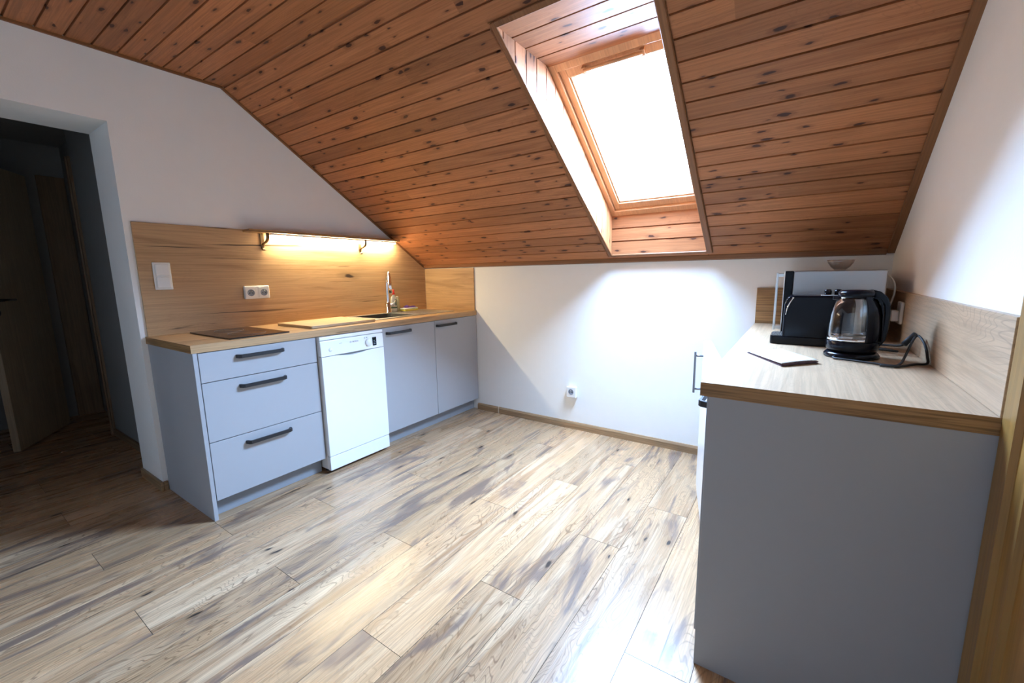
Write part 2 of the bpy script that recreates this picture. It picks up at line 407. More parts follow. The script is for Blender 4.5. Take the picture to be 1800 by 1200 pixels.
# ---- walls
wl = MB()
wl.prism([(YB, 0), (-3.1, 0), (-3.1, 1.965), (-2.108, 1.965), (-2.108, 0), (0.12, 0), (0.12, 2.45), (YB, 2.45)], 'x', -0.33, 0.0)
wl.build('wall_left', 'wall', kind='structure')
MB().box((-0.33, 0.0, 0), (W + 0.12, 0.14, H + 0.03)).build('wall_back', 'wall', kind='structure')
MB().box((W, YB, 0), (W + 0.14, 0.14, 2.45)).build('wall_right', 'wall', kind='structure')
MB().box((-2.6, YB - 0.14, 0), (W + 0.14, YB, 2.45)).build('wall_front', 'wall', kind='structure')

# ---- ceiling: tongue-and-groove boards with real grooves
cl = MB()
GW, GD = 0.0028, 0.009
def board(mb, o, eu, ev, en, u0, u1, a, b, rnd, lo=True, hi=True):
    """one board on a plane: o + u*eu + v*ev, grooves sunk along en"""
    pr = []
    if lo: pr += [(a, GD), (a + GW, GD), (a + GW + 0.0014, 0)]
    else: pr += [(a, 0)]
    if hi: pr += [(b - GW - 0.0014, 0), (b - GW, GD), (b, GD)]
    else: pr += [(b, 0)]
    for (v0, d0), (v1, d1) in zip(pr[:-1], pr[1:]):
        P = lambda u, v, d: o + eu * u + ev * v + en * d
        mb.face([P(u0, v0, d0), P(u1, v0, d0), P(u1, v1, d1), P(u0, v1, d1)], [(u0, v0), (u1, v0), (u1, v1), (u0, v1)], rnd)
X_, Y_, Z_ = Vector((1, 0, 0)), Vector((0, 1, 0)), Vector((0, 0, 1))
EV = Vector((0, -1, SL)).normalized()
OS = Vector((0, 0, H))
SLEN = -YS * SN; PB, PB0 = 0.0875, 0.0325
V0, V1 = -OY0 * SN, -OY1 * SN
a = PB0 - PB
while a < SLEN:
    b = a + PB
    lo, hi = max(a, -0.02), min(b, SLEN)
    hl, hh = (hi == b), (lo == a)
    # split lengthwise by opening
    j = R_.uniform(0.4, 2.9); ra, rb = R_.random(), R_.random()
    def pieces(u0, u1, c, d, l, h):
        if u0 < j < u1:
            board(cl, OS, X_, EV, NS, u0, j, c, d, ra, l, h); board(cl, OS, X_, EV, NS, j, u1, c, d, rb, l, h)
        else: board(cl, OS, X_, EV, NS, u0, u1, c, d, ra if u1 <= j else rb, l, h)
    pieces(-0.02, OX0, lo, hi, lo == a, hi == b)
    pieces(OX1, W + 0.02, lo, hi, lo == a, hi == b)
    if lo < V0: pieces(OX0, OX1, lo, min(hi, V0), lo == a, hi <= V0)
    if hi > V1: pieces(OX0, OX1, max(lo, V1), hi, lo >= V1, hi == b)
    a = b
PF = 0.0925; v = 0.0; OF = Vector((0, YS, CEIL))
while YS - v > YB - 0.1:
    j = R_.uniform(0.3, 2.9)
    board(cl, OF, X_, -Y_, Z_, -0.02, j, v, v + PF, R_.random(), v > 0, True)
    board(cl, OF, X_, -Y_, Z_, j, W + 0.02, v, v + PF, R_.random(), v > 0, True); v += PF
cl.build('ceiling', 'pine', kind='structure')
# insulation / roof slab over the boards so that no daylight leaks in
roof = MB()
o1, o2 = 0.03, 0.19
def slab(x0, x1, ya, yb):
    roof.prism([slope(ya, o1), slope(yb, o1), slope(yb, o2), slope(ya, o2)], 'x', x0, x1)
slab(-0.4, OX0 - 0.03, 0.2, YS); slab(OX1 + 0.03, W + 0.2, 0.2, YS)
roof.prism([slope(0.2, o1), slope(OY0 + 0.03, o1), slope(OY0 + 0.12, o2), slope(0.2, o2)], 'x', OX0 - 0.03, OX1 + 0.03)
roof.prism([slope(-1.40, o1), slope(YS, o1), slope(YS, o2), slope(-1.16, o2)], 'x', OX0 - 0.03, OX1 + 0.03)
roof.box((-0.4, YB - 0.14, CEIL + 0.02), (W + 0.2, YS + 0.02, CEIL + 0.2))
roof.build('roof', 'hall', kind='structure')

# ---- skylight
win = thing('window_1', (2.135, -0.55, 1.75), None, None, kind='structure')
win['label'] = 'tilted roof skylight in a deep pine-lined opening of the sloped ceiling'
yb_, zb_ = slope(-0.172, RD + 0.0)        # glass bottom
# reveal boards
rv = MB()
yt, zt = slope(OY1)                       # upper edge of the opening
yl, zl = slope(OY0)                       # lower edge of the opening
fy0, fz0 = slope(-0.082 - NS.y * RD, RD)  # frame bottom in room-side plane
fy0 = OY0 - 0.006; fz0 = 1.55
fy1, fz1 = -0.925, 2.147                  # frame top
# left and right cheeks: upright boards, each between slope and frame plane
def fz(y): return fz0 + (y - fy0) * (fz1 - fz0) / (fy1 - fy0)
def cz(y): return H - SL * y
GC = 0.022
for X, en, sg in ((OX0, -X_, 1), (OX1, X_, -1)):
    y = yl; kk = 0; P2 = 0.088
    while y > yt + 1e-4:
        y2 = max(y - P2, yt); r = R_.random()
        pr = [(y, GC), (y - GW, GC), (y - GW - 0.0004, 0), (y2 + GW + 0.0004, 0), (y2 + GW, GC), (y2, GC)]
        for (p, d0), (q, d1) in zip(pr[:-1], pr[1:]):
            tp = lambda yy: min(fz(yy) if yy > fy1 else zt, 9)
            A = [(X + en.x * d0, p, cz(p)), (X + en.x * d1, q, cz(q)), (X + en.x * d1, q, max(tp(q), cz(q))), (X + en.x * d0, p, max(tp(p), cz(p)))]
            rv.face(A, [(A[0][2], p), (A[1][2], q), (A[2][2], q), (A[3][2], p)], r)
        y = y2; kk += 1
# lower (upright) and upper (level) linings, boards along X
n = 3
for i in range(n):
    h = (fz0 - zl) / n
    board(rv, Vector((0, yl, zl)), X_, Vector((0, (fy0 - yl) / (fz0 - zl), 1)).normalized(), Y_, OX0, OX1, i * h, (i + 1) * h, R_.random(), i > 0, i < n - 1)
n = 4
for i in range(n):
    h = (fy1 - yt) / n
    board(rv, Vector((0, yt, zt)), X_, Y_, Z_, OX0, OX1, i * h, (i + 1) * h, R_.random(), i > 0, i < n - 1)
rv.build('reveal', 'pine', win)
bk = MB()                                  # unseen panels added behind the linings to seal daylight leaks
_sd = [(yl + 0.02, cz(yl + 0.02)), (yt - 0.03, cz(yt - 0.03)), (yt - 0.03, zt + 0.16), (fy1 + 0.02, fz1 + 0.14), (yl + 0.05, fz0 + 0.10)]
bk.prism(_sd, 'x', OX0 - 0.034, OX0 - 0.0225); bk.prism(_sd, 'x', OX1 + 0.0225, OX1 + 0.034)
bk.prism([(yt - 0.02, zt + 0.011), (fy1, fz1 + 0.011), (fy1, fz1 + 0.04), (yt - 0.02, zt + 0.04)], 'x', OX0 - 0.03, OX1 + 0.03)
bk.prism([(yl + 0.011, zl), (yl + 0.03, zl), (fy0 + 0.03, fz0 + 0.02), (fy0 + 0.011, fz0 + 0.02)], 'x', OX0 - 0.03, OX1 + 0.03)
bk.build('lining_light_seal', 'pine_trim', win)
# frame and sash along the window plane
FD = Vector((0, fy1 - fy0, fz1 - fz0)); FL = FD.length; FD.normalize()
FN = Vector((0, -FD.z, FD.y)); FN = FN if FN.z > 0 else -FN
FM = Matrix((X_, FD, FN)).transposed().to_4x4(); FM.translation = Vector((OX0, fy0, fz0))
FWd = OX1 - OX0
def ring(mb, u0, u1, v0, v1, wl_, wr, wb, wt, z0, z1, bev=0.002):
    mb.box((u0, v0, z0), (u0 + wl_, v1, z1), bev, 1, M=FM); mb.box((u1 - wr, v0, z0), (u1, v1, z1), bev, 1, M=FM)
    mb.box((u0 + wl_ - 0.001, v0, z0), (u1 - wr + 0.001, v0 + wb, z1), bev, 1, M=FM); mb.box((u0 + wl_ - 0.001, v1 - wt, z0), (u1 - wr + 0.001, v1, z1), bev, 1, M=FM)
f1 = MB(); ring(f1, -0.03, FWd + 0.03, -0.04, FL + 0.04, 0.06, 0.06, 0.08, 0.075, 0.0, 0.09); f1.uvbox(1); f1.build('window_frame', 'frame', win)
f2 = MB(); ring(f2, 0.031, FWd - 0.031, 0.041, FL - 0.036, 0.036, 0.036, 0.05, 0.05, 0.016, 0.085)
ring(f2, 0.067, FWd - 0.067, 0.091, FL - 0.086, 0.010, 0.010, 0.010, 0.010, 0.026, 0.08); f2.uvbox(1); sash = f2.build('sash', 'frame', win)
MB().box((0.069, 0.093, 0.040), (FWd - 0.069, FL - 0.088, 0.058), M=FM).build('pane', 'pane', sash)
hb = MB(); hb.tube([FM @ Vector((0.16, FL - 0.062, 0.0)), FM @ Vector((FWd - 0.16, FL - 0.062, 0.0))], 0.009, 10)
hb.box((0.15, FL - 0.075, -0.002), (0.17, FL - 0.049, 0.017), M=FM); hb.box((FWd - 0.17, FL - 0.075, -0.002), (FWd - 0.15, FL - 0.049, 0.017), M=FM)
hb.uvbox(0); hb.build('vent_bar', 'frame', sash)
oc = MB(); oc.box((-0.06, -0.05, 0.04), (0.03, FL + 0.05, 0.12), M=FM); oc.box((FWd - 0.03, -0.05, 0.04), (FWd + 0.06, FL + 0.05, 0.12), M=FM)
oc.box((-0.06, -0.07, 0.04), (FWd + 0.06, 0.02, 0.12), M=FM); oc.box((-0.06, FL - 0.02, 0.04), (FWd + 0.06, FL + 0.06, 0.12), M=FM)
oc.build('flashing', 'offw', win)
# moulding round the opening
tr = MB(); SMx = Matrix((X_, EV, -NS)).transposed().to_4x4(); SMx.translation = OS
tw = 0.028
tr.box((OX0 - 0.020, V0 - 0.014, 0), (OX0 + 0.002, V1 + 0.02, 0.010), 0.002, 1, M=SMx)
tr.box((OX1 - 0.002, V0 - 0.014, 0), (OX1 + 0.030, V1 + 0.02, 0.012), 0.003, 1, M=SMx)
tr.box((OX0 + 0.002, V1 - 0.002, 0), (OX1 - 0.002, V1 + 0.022, 0.010), 0.002, 1, M=SMx)
tr.box((OX0 + 0.002, V0 - 0.014, 0), (OX1 - 0.002, V0 + 0.001, 0.010), 0.002, 1, M=SMx)
tr.uvbox(1); tr.build('architrave', 'pine_trim', win)

# ---- mouldings where boards meet walls
def strip(name, segs, mat='pine_trim'):
    mb = MB()
    for pts, axis, a, b in segs: mb.prism(pts, axis, a, b)
    mb.uvbox(1); return mb.build(name, mat, kind='structure')
def along_slope(x0, x1, t):
    return ([slope(-0.0, 0.0), slope(YS, 0.0), (slope(YS, -t)[0], slope(YS, -t)[1]), slope(-0.012, -t)], 'x', x0, x1)
strip('trim_1', [along_slope(0.0, 0.012, 0.012), ([(YS, CEIL), (YB, CEIL), (YB, CEIL - 0.012), (YS, CEIL - 0.012)], 'x', 0.0, 0.012)])
strip('trim_2', [along_slope(W - 0.028, W, 0.016), ([(YS, CEIL), (YB, CEIL), (YB, CEIL - 0.016), (YS, CEIL - 0.016)], 'x', W - 0.028, W)])
strip('trim_3', [([(0.0, H), (-0.026, H + 0.0172), (-0.022, H - 0.006), (0.0, H - 0.012)], 'x', 0.014, W - 0.03)])

# ---- skirting boards
bb = MB(); bb.prism([(0, 0.0), (-0.016, 0.0), (-0.016, 0.042), (-0.008, 0.055), (0, 0.055)], 'x', 0.60, W); bb.uvbox(0); bbo = bb.build('baseboard_back', 'skirt', kind='structure')
MB().box((0.822, -0.019, 0.0), (0.834, 0.0, 0.058), 0.002).build('joint_clip', plain('clip', (0.5, 0.36, 0.24), 0.4), bbo)
bb = MB(); bb.box((0.0, -2.107, 0), (0.014, -2.088, 0.055), 0.003); bb.box((-0.33, -2.122, 0), (0.014, -2.108, 0.055), 0.003); bb.uvbox(0); bb.build('baseboard_left', 'skirt', kind='structure')
# ---- dark hallway beyond the doorway
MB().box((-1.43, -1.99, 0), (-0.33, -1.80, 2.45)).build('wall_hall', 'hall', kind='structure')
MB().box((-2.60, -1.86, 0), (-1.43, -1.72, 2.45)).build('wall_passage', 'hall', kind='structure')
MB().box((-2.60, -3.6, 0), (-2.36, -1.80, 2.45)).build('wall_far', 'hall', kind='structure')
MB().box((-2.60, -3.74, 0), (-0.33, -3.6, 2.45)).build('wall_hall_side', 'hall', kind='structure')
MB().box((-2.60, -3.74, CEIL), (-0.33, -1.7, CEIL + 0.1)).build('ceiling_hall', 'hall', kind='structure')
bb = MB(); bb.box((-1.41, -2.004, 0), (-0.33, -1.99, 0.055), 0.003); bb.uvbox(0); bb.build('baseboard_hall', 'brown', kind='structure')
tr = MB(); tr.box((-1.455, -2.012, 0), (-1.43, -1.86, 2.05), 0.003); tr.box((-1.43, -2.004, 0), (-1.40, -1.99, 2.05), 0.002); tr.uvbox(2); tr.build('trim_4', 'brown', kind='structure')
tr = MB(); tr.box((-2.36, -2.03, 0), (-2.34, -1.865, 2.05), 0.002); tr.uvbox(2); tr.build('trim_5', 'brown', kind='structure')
# open door leaf in the hallway
hx, hy, fx, fy = -2.08, -2.126, -1.526, -2.466
d = Vector((fx - hx, fy - hy, 0)); LW = d.length; d.normalize(); nn = Vector((-d.y, d.x, 0))   # nn points to +y side
DM = Matrix((d, nn, Z_)).transposed().to_4x4(); DM.translation = Vector((hx, hy, 0))
dr = MB(); dr.box((0, -0.04, 0.012), (LW, 0.0, 1.985), 0.002, 1, M=DM); dr.uvbox(2); door = dr.build('door_1', 'door', kind='structure')
hd = MB(); hd.lathe([(0.024, 0), (0.024, 0.006), (0.010, 0.008), (0.010, 0.045)], 20, M=DM @ Matrix.Translation((LW - 0.05, 0.0, 1.065)) @ Matrix.Rotation(-PI / 2, 4, 'X'))
hd.tube([DM @ Vector((LW - 0.045, 0.045, 1.065)), DM @ Vector((LW - 0.08, 0.047, 1.066)), DM @ Vector((LW - 0.165, 0.045, 1.064))], 0.008, 10)
hd.lathe([(0.022, 0), (0.022, 0.006), (0.012, 0.007)], 20, M=DM @ Matrix.Translation((LW - 0.05, 0.0, 0.98)) @ Matrix.Rotation(-PI / 2, 4, 'X'))
hd.build('door_handle', 'black', door)

# ---- pine door casing in the right wall, beside the camera
cs = MB()
prof = [(-1.612, 0.0), (-1.612, 0.012), (-1.616, 0.016), (-1.676, 0.016), (-1.681, 0.020), (-1.689, 0.020), (-1.694, 0.010), (-1.748, 0.010), (-1.754, 0.018), (-1.764, 0.018), (-1.768, 0.008), (-1.82, 0.008), (-1.83, 0.014), (-1.90, 0.014), (-1.90, 0.0)]
cs.prism([(W - t, y) for y, t in prof], 'z', 0.0, 2.02)
cs.uvbox(2); cas = cs.build('door_2', 'casing', kind='structure')
dl = MB(); dl.box((W - 0.006, -2.70, 0.01), (W, -1.90, 1.98), 0.002); dl.uvbox(2); dl.build('door_leaf', 'casing', cas)

# ------------------------------------------------------------------ left run
FXF = 0.604                                # outer face of the fronts
def bow_handle(parent, y0, y1, z, X, sgn=1, name='handle'):
    """flat black bar on two feet, along Y on a front at X, standing out in sgn*X"""
    mb = MB(); t = 0.030
    pr = [(y0, 0), (y0 + 0.006, t * 0.75), (y0 + 0.016, t), (y1 - 0.016, t), (y1 - 0.006, t * 0.75), (y1, 0),
          (y1 - 0.011, 0), (y1 - 0.017, t - 0.012), (y1 - 0.022, t - 0.009), (y0 + 0.022, t - 0.009), (y0 + 0.017, t - 0.012), (y0 + 0.011, 0)]
    mb.prism([(X + sgn * dx, y) for y, dx in pr], 'z', z - 0.009, z + 0.009, bev=0.0012, seg=1)
    return mb.build(name, 'black', parent)
cab = thing('drawer_cabinet', (0.3, -1.77, 0), 'light grey base cabinet with three drawers and black bar handles, left of the dishwasher', 'cabinet')
MB().box((0.02, -2.064, 0.10), (0.584, -1.478, 0.841), 0.001, 1).build('body', 'carcass', cab)
MB().box((0.004, -2.084, 0.0), (FXF, -2.066, 0.841), 0.0008, 1).build('side_panel', 'grey', cab)
MB().box((0.528, -2.064, 0.0), (0.545, -1.480, 0.098), 0.001, 1).build('plinth', 'plinth', cab)
for z0, z1, hz in ((0.0985, 0.395, 0.350), (0.3985, 0.692, 0.648), (0.6955, 0.838, 0.800)):
    f = MB().box((0.586, -2.063, z0), (FXF, -1.481, z1), 0.0012, 1).build('drawer_front', 'grey', cab)
    bow_handle(f, -1.905, -1.668, hz, FXF)
cab = thing('sink_cabinet', (0.3, -0.51, 0), 'light grey base cabinet with two doors and black handles under the sink', 'cabinet')
b_ = MB(); b_.box((0.02, -1.008, 0.10), (0.584, -0.990, 0.841)); b_.box((0.02, -0.024, 0.10), (0.584, -0.006, 0.841)); b_.box((0.02, -0.990, 0.10), (0.584, -0.024, 0.118)); b_.box((0.02, -0.990, 0.118), (0.030, -0.024, 0.70)); b_.build('body', 'carcass', cab)
MB().box((0.528, -1.010, 0.0), (0.545, -0.004, 0.098), 0.001, 1).build('plinth', 'plinth', cab)
for ya, yb, h0, h1 in ((-1.006, -0.5145, -0.985, -0.757), (-0.5115, -0.006, -0.507, -0.270)):
    f = MB().box((0.586, ya, 0.0985), (FXF, yb, 0.839), 0.0012, 1).build('door', 'grey', cab)
    bow_handle(f, h0 + 0.006, h1, 0.800, FXF)
# dishwasher
dw = thing('dishwasher', (0.3, -1.25, 0), 'narrow white dishwasher standing between the drawers and the sink cabinet', 'dishwasher')
MB().box((0.03, -1.470, 0.02), (0.600, -1.020, 0.838), 0.003, 1).build('body', 'white', dw)
MB().box((0.600, -1.470, 0.818), (0.626, -1.022, 0.838), 0.003).build('top_edge', 'white', dw)
cp = MB(); cp.prism([(0.600, 0.722), (0.631, 0.722), (0.627, 0.812), (0.620, 0.815), (0.600, 0.815)], 'y', -1.469, -1.023, bev=0.002, seg=2)
cpo = cp.build('control_panel', 'white', dw)
dd = MB()
# door front with a shallow scooped grip along its upper edge
ny = 24; y0, y1 = -1.469, -1.023
pts = [(y0, 0.108)] + [(y1, 0.108)] + [(y1 - (y1 - y0) * k / ny, 0.719 - 0.014 * max(0, 1 - abs((k / ny - 0.52)) / 0.24) ** 0.7) for k in range(ny + 1)]
dd.prism(pts, 'x', 0.600, 0.632, bev=0.0015, seg=1); dd.build('door', 'white', dw)
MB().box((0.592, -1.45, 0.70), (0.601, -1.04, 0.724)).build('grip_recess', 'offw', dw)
MB().box((0.60, -1.469, 0.018), (0.630, -1.023, 0.104), 0.003).build('kick_plate', 'white', dw)
for yy in (-1.44, -1.06): MB().lathe([(0.018, 0), (0.018, 0.008), (0.009, 0.01), (0.009, 0.022)], 16, (0.56, yy, 0)).build('foot', 'blackm', dw)
pz = lambda z: 0.631 - (z - 0.722) * 0.0444
MB().box((0.624, -1.108, 0.738), (pz(0.765) + 0.0022, -1.078, 0.793), 0.001, 1).build('display', 'blackp', cpo)
dg = MB()
for i, zz in enumerate((0.783, 0.772, 0.761, 0.750)): dg.box((pz(zz) + 0.0012, -1.101, zz - 0.002), (pz(zz) + 0.0026, -1.086 - 0.002 * (i % 2), zz + 0.002))
dg.build('display_marks', 'print', cpo)
KM = Matrix.Translation((pz(0.765) - 0.002, -1.140, 0.765)) @ Matrix.Rotation(PI / 2, 4, 'Y')
MB().lathe([(0.024, 0), (0.0235, 0.010), (0.021, 0.0135), (0.0, 0.014)], 36, M=KM).build('program_knob', 'white', cpo)
tx = MB(); TM = Matrix(((0, 0, 1, pz(0.784) + 0.0008), (1, 0, 0, -1.235), (0, 1, 0, 0.785), (0, 0, 0, 1)))
text_mesh(tx, 'BOSCH', 0.0125, TM, 0.0004)
tx.tube([(pz(.784) + 0.0008, -1.268 + 0.005 * math.cos(k * PI / 8), 0.785 + 0.005 * math.sin(k * PI / 8)) for k in range(16)], 0.0007, 6, closed=True)
tx.build('brand_mark', 'print', cpo)
for yy in (-1.345, -1.335): MB().box((pz(.787), yy, 0.786), (pz(.787) + 0.0012, yy + 0.007, 0.7885)).build('printed_mark', 'offw', cpo)
for yy in (-1.165, -1.148): MB().lathe([(0.004, 0), (0.004, 0.002)], 12, M=Matrix.Translation((pz(.797) - 0.001, yy, 0.797)) @ Matrix.Rotation(PI / 2, 4, 'Y')).build('button', 'offw', cpo)
MB().lathe([(0.012, 0), (0.011, 0.003), (0, 0.0035)], 24, M=Matrix.Translation((pz(.757) - 0.0005, -1.408, 0.757)) @ Matrix.Rotation(PI / 2, 4, 'Y')).build('power_button', 'white', cpo)

# worktop, left, with cut-out for the sink basin
wt = MB()
SX0, SX1, SY0, SY1 = 0.075, 0.475, -0.952, -0.140       # sink outline
BX0, BX1, BY0, BY1 = 0.125, 0.425, -0.880, -0.540       # basin
ys = [-2.088, BY0 - 0.01, BY1 + 0.01, 0.0]; xs = [0.0, BX0 - 0.01, BX1 + 0.01, 0.605]
wt.box((0.0, -2.088, HW - TT), (0.605, BY0 - 0.012, HW)); wt.box((0.0, BY1 + 0.012, HW - TT), (0.605, -0.001, HW))
wt.box((0.0, BY0 - 0.012, HW - TT), (BX0 - 0.012, BY1 + 0.012, HW)); wt.box((BX1 + 0.012, BY0 - 0.012, HW - TT), (0.605, BY1 + 0.012, HW))
bmesh.ops.remove_doubles(wt.bm, verts=wt.bm.verts, dist=1e-5)
wt.uvbox(1, (3.1, 0.2))
for f in wt.bm.faces:
    f[wt.rn] = 0.35
    if f.normal.y < -0.5: f.material_index = 1  # near end in darker oak, its shade painted in
wt.build('worktop', ['oak', 'oak_dark'], None, 'long oak-look worktop over the drawers, dishwasher and sink cabinet', 'worktop', origin=(0.3, -1.04, HW - TT))

# splashbacks
def splash(pts, axis, a, b, along, label, rnd, off=(0, 0)):
    mb = MB(); mb.prism(pts, axis, a, b); mb.uvbox(along, off)
    for f in mb.bm.faces: f[mb.rn] = rnd
    return mb.build('splashback', 'oak', None, label, 'splashback')
splash([(-2.078, HW + .0005), (-0.014, HW + .0005), (-0.014, 1.246), (-0.028, 1.257), (-0.352, 1.475), (-0.352, 1.485), (-2.078, 1.485)], 'x', 0.0005, 0.013, 1,
       'tall knotty oak-look splashback behind the hob and sink, with sloping right end', 0.62, (7.3, 0.55))
splash([(0.0135, HW + .0005), (0.592, HW + .0005), (0.592, 1.244), (0.0135, 1.244)], 'y', -0.0125, -0.0005, 0, 'small square oak-look splashback panel on the low wall at the end of the sink worktop', 0.21, (2.2, 0.4))

# hob
hb_ = MB(); hb_.prism(rrect(0.055, -1.905, 0.560, -1.600, 0.006), 'z', HW + 0.0005, HW + 0.007, bev=0.0012, seg=1)
hob = hb_.build('hob', 'hob', None, 'black glass two-zone hob set flat on the worktop left of the cutting board', 'hob')
hz = MB()
for cx, r in ((0.18, 0.072), (0.40, 0.090)):
    hz.tube([(cx + r * math.cos(k * PI / 24), -1.752 + r * math.sin(k * PI / 24), HW + 0.0072) for k in range(48)], 0.0007, 6, closed=True)
hz.build('cooking_zone', plain('zone_print', (0.10, 0.10, 0.10), 0.3), hob)
# cutting board
cb = MB(); cb.prism(rrect(0.130, -1.452, 0.525, -0.990, 0.01), 'z', HW + 0.0005, HW + 0.017, bev=0.003, seg=2); cb.uvbox(1)
cb.build('cutting_board', 'board', None, 'pale wooden cutting board lying on the worktop between hob and sink', 'cutting board')
# sink
sk = thing('sink', (0.275, -0.55, HW), 'grey inset sink with one bowl and a ridged drainer in the worktop', 'sink')
rim = MB(); z0, z1 = HW + 0.0005, HW + 0.006
rim.box((SX0, SY0, z0), (BX0, SY1, z1), 0.002); rim.box((BX1, SY0, z0), (SX1, SY1, z1), 0.002)
rim.box((BX0 - 0.001, SY0, z0), (BX1 + 0.001, BY0, z1), 0.002); rim.box((BX0 - 0.001, BY1, z0), (BX1 + 0.001, SY1, z1), 0.002)
rim.build('rim', 'steel', sk)
bs = MB(); bt = 0.004; bz = HW - 0.15
t = [(BX0, BY0), (BX1, BY0), (BX1, BY1), (BX0, BY1)]
inn = [rrect(BX0 - i, BY0 - i, BX1 + i, BY1 + i, 0.04 + i) for i in (0.0,)][0]
n_ = len(inn); lo_ = rrect(BX0 + .012, BY0 + .012, BX1 - .012, BY1 - .012, 0.04)
for i in range(n_):
    p, q = inn[i], inn[(i + 1) % n_]; pl_, ql_ = lo_[i], lo_[(i + 1) % n_]
    bs.face([(p[0], p[1], z1 - 0.002), (q[0], q[1], z1 - 0.002), (ql_[0], ql_[1], bz), (pl_[0], pl_[1], bz)], smooth=True)
bs.face([(p[0], p[1], bz) for p in lo_]); bs.lathe([(0.04, 0.0005), (0.038, 0.002), (0.0, 0.001)], 28, ((BX0 + BX1) / 2, (BY0 + BY1) / 2, bz))
bs.build('bowl', 'bowlgrey', sk)
rd = MB()
for i in range(9):
    x = 0.14 + i * 0.034; rd.box((x, BY1 + 0.04, z1 - 0.001), (x + 0.010, SY1 - 0.03, z1 + 0.0022), 0.001, 1)
rd.build('drainer_ridges', 'steel', sk)
# tap
fx_, fy_ = 0.098, -0.528
fa = thing('tap', (fx_, fy_, z1), 'tall chrome pull-out tap standing behind the sink bowl', 'tap')
MB().lathe([(0.027, 0), (0.027, 0.004), (0.021, 0.008), (0.021, 0.085), (0.019, 0.088)], 28, (fx_, fy_, z1)).build('base', 'chrome', fa)
MB().tube([(fx_, fy_, z1 + 0.08), (fx_, fy_, z1 + 0.20), (fx_ + 0.008, fy_ - 0.004, z1 + 0.275), (fx_ + 0.040, fy_ - 0.02, z1 + 0.317), (fx_ + 0.075, fy_ - 0.04, z1 + 0.318), (fx_ + 0.098, fy_ - 0.055, z1 + 0.285)], 0.0125, 14, res=8).build('neck', 'chrome', fa)
MB().tube([(fx_ + 0.095, fy_ - 0.053, z1 + 0.292), (fx_ + 0.112, fy_ - 0.064, z1 + 0.235), (fx_ + 0.124, fy_ - 0.072, z1 + 0.165)], [0.0135, 0.016, 0.018], 16).build('spray_head', 'chrome', fa)
MB().tube([(fx_, fy_, z1 + 0.06), (fx_ + 0.01, fy_ + 0.028, z1 + 0.062), (fx_ + 0.02, fy_ + 0.048, z1 + 0.075), (fx_ + 0.03, fy_ + 0.055, z1 + 0.10)], [0.012, 0.012, 0.007, 0.006], 12).build('lever', 'chrome', fa)
# soap bottles
so = thing('soap_bottle', (0.092, -0.462, z1), 'milky dish-soap bottle with a red cap, right behind the tap', 'bottle')
MB().lathe([(0.024, 0), (0.028, 0.004), (0.028, 0.10), (0.024, 0.122), (0.012, 0.138), (0.011, 0.146)], 28, (0.092, -0.462, z1), sx=0.8).build('body', 'soap', so)
MB().lathe([(0.0225, 0.032), (0.0288, 0.032), (0.0288, 0.045), (0.0225, 0.045)], 28, (0.092, -0.462, z1), sx=0.8, cap=False).build('label_band', 'labelg', so)
lb = MB(); lb.box((0.1146, -0.466, z1 + 0.055), (0.1156, -0.452, z1 + 0.105)); lb.build('label_panel', 'labelg', so)
MB().lathe([(0.013, 0.146), (0.013, 0.160), (0.008, 0.166), (0.010, 0.185), (0.0, 0.190)], 20, (0.092, -0.462, z1)).build('cap', 'red', so)
so = thing('spray_bottle', (0.080, -0.415, z1), 'smaller yellowish bottle beside the red-capped soap', 'bottle')
MB().lathe([(0.017, 0), (0.020, 0.004), (0.020, 0.095), (0.015, 0.112), (0.010, 0.117)], 24, (0.080, -0.415, z1)).build('body', 'clearsoap', so)
MB().lathe([(0.012, 0.117), (0.012, 0.128), (0.0, 0.130)], 20, (0.080, -0.415, z1)).build('cap', 'soap', so)
sp_ = thing('sponge', (0.11, -0.32, z1), 'yellow and white sponge lying on the drainer by the splashback', 'sponge')
MB().box((0.075, -0.395, z1 + 0.003), (0.150, -0.245, z1 + 0.017), 0.005, 2).build('scrub_layer', 'yellow', sp_)
MB().box((0.076, -0.394, z1 + 0.0172), (0.149, -0.246, z1 + 0.028), 0.004, 2).build('foam_layer', 'spwhite', sp_)
cl_ = MB(); P = []
for i in range(13):
    for j in range(9):
        u, v_ = i / 12, j / 8
        e = min(u, 1 - u, v_, 1 - v_) * 2
        P.append((0.083 + 0.056 * v_ + 0.004 * math.sin(9 * u), -0.366 + 0.105 * u + 0.004 * math.sin(7 * v_), z1 + 0.030 + 0.030 * (e ** 0.5) * (0.7 + 0.3 * math.sin(6 * u + 2 * v_))))
for i in range(12):
    for j in range(8):
        q = [P[i * 9 + j], P[(i + 1) * 9 + j], P[(i + 1) * 9 + j + 1], P[i * 9 + j + 1]]; cl_.face(q, smooth=True)
cl_.face([(p[0], p[1], z1 + 0.0295) for p in (P[0], P[8], P[12 * 9 + 8], P[12 * 9])])
bmesh.ops.remove_doubles(cl_.bm, verts=cl_.bm.verts, dist=1e-5)
cl_.build('dish_cloth', 'purple', None, 'small crumpled purple cloth on top of the sponge', 'cloth')

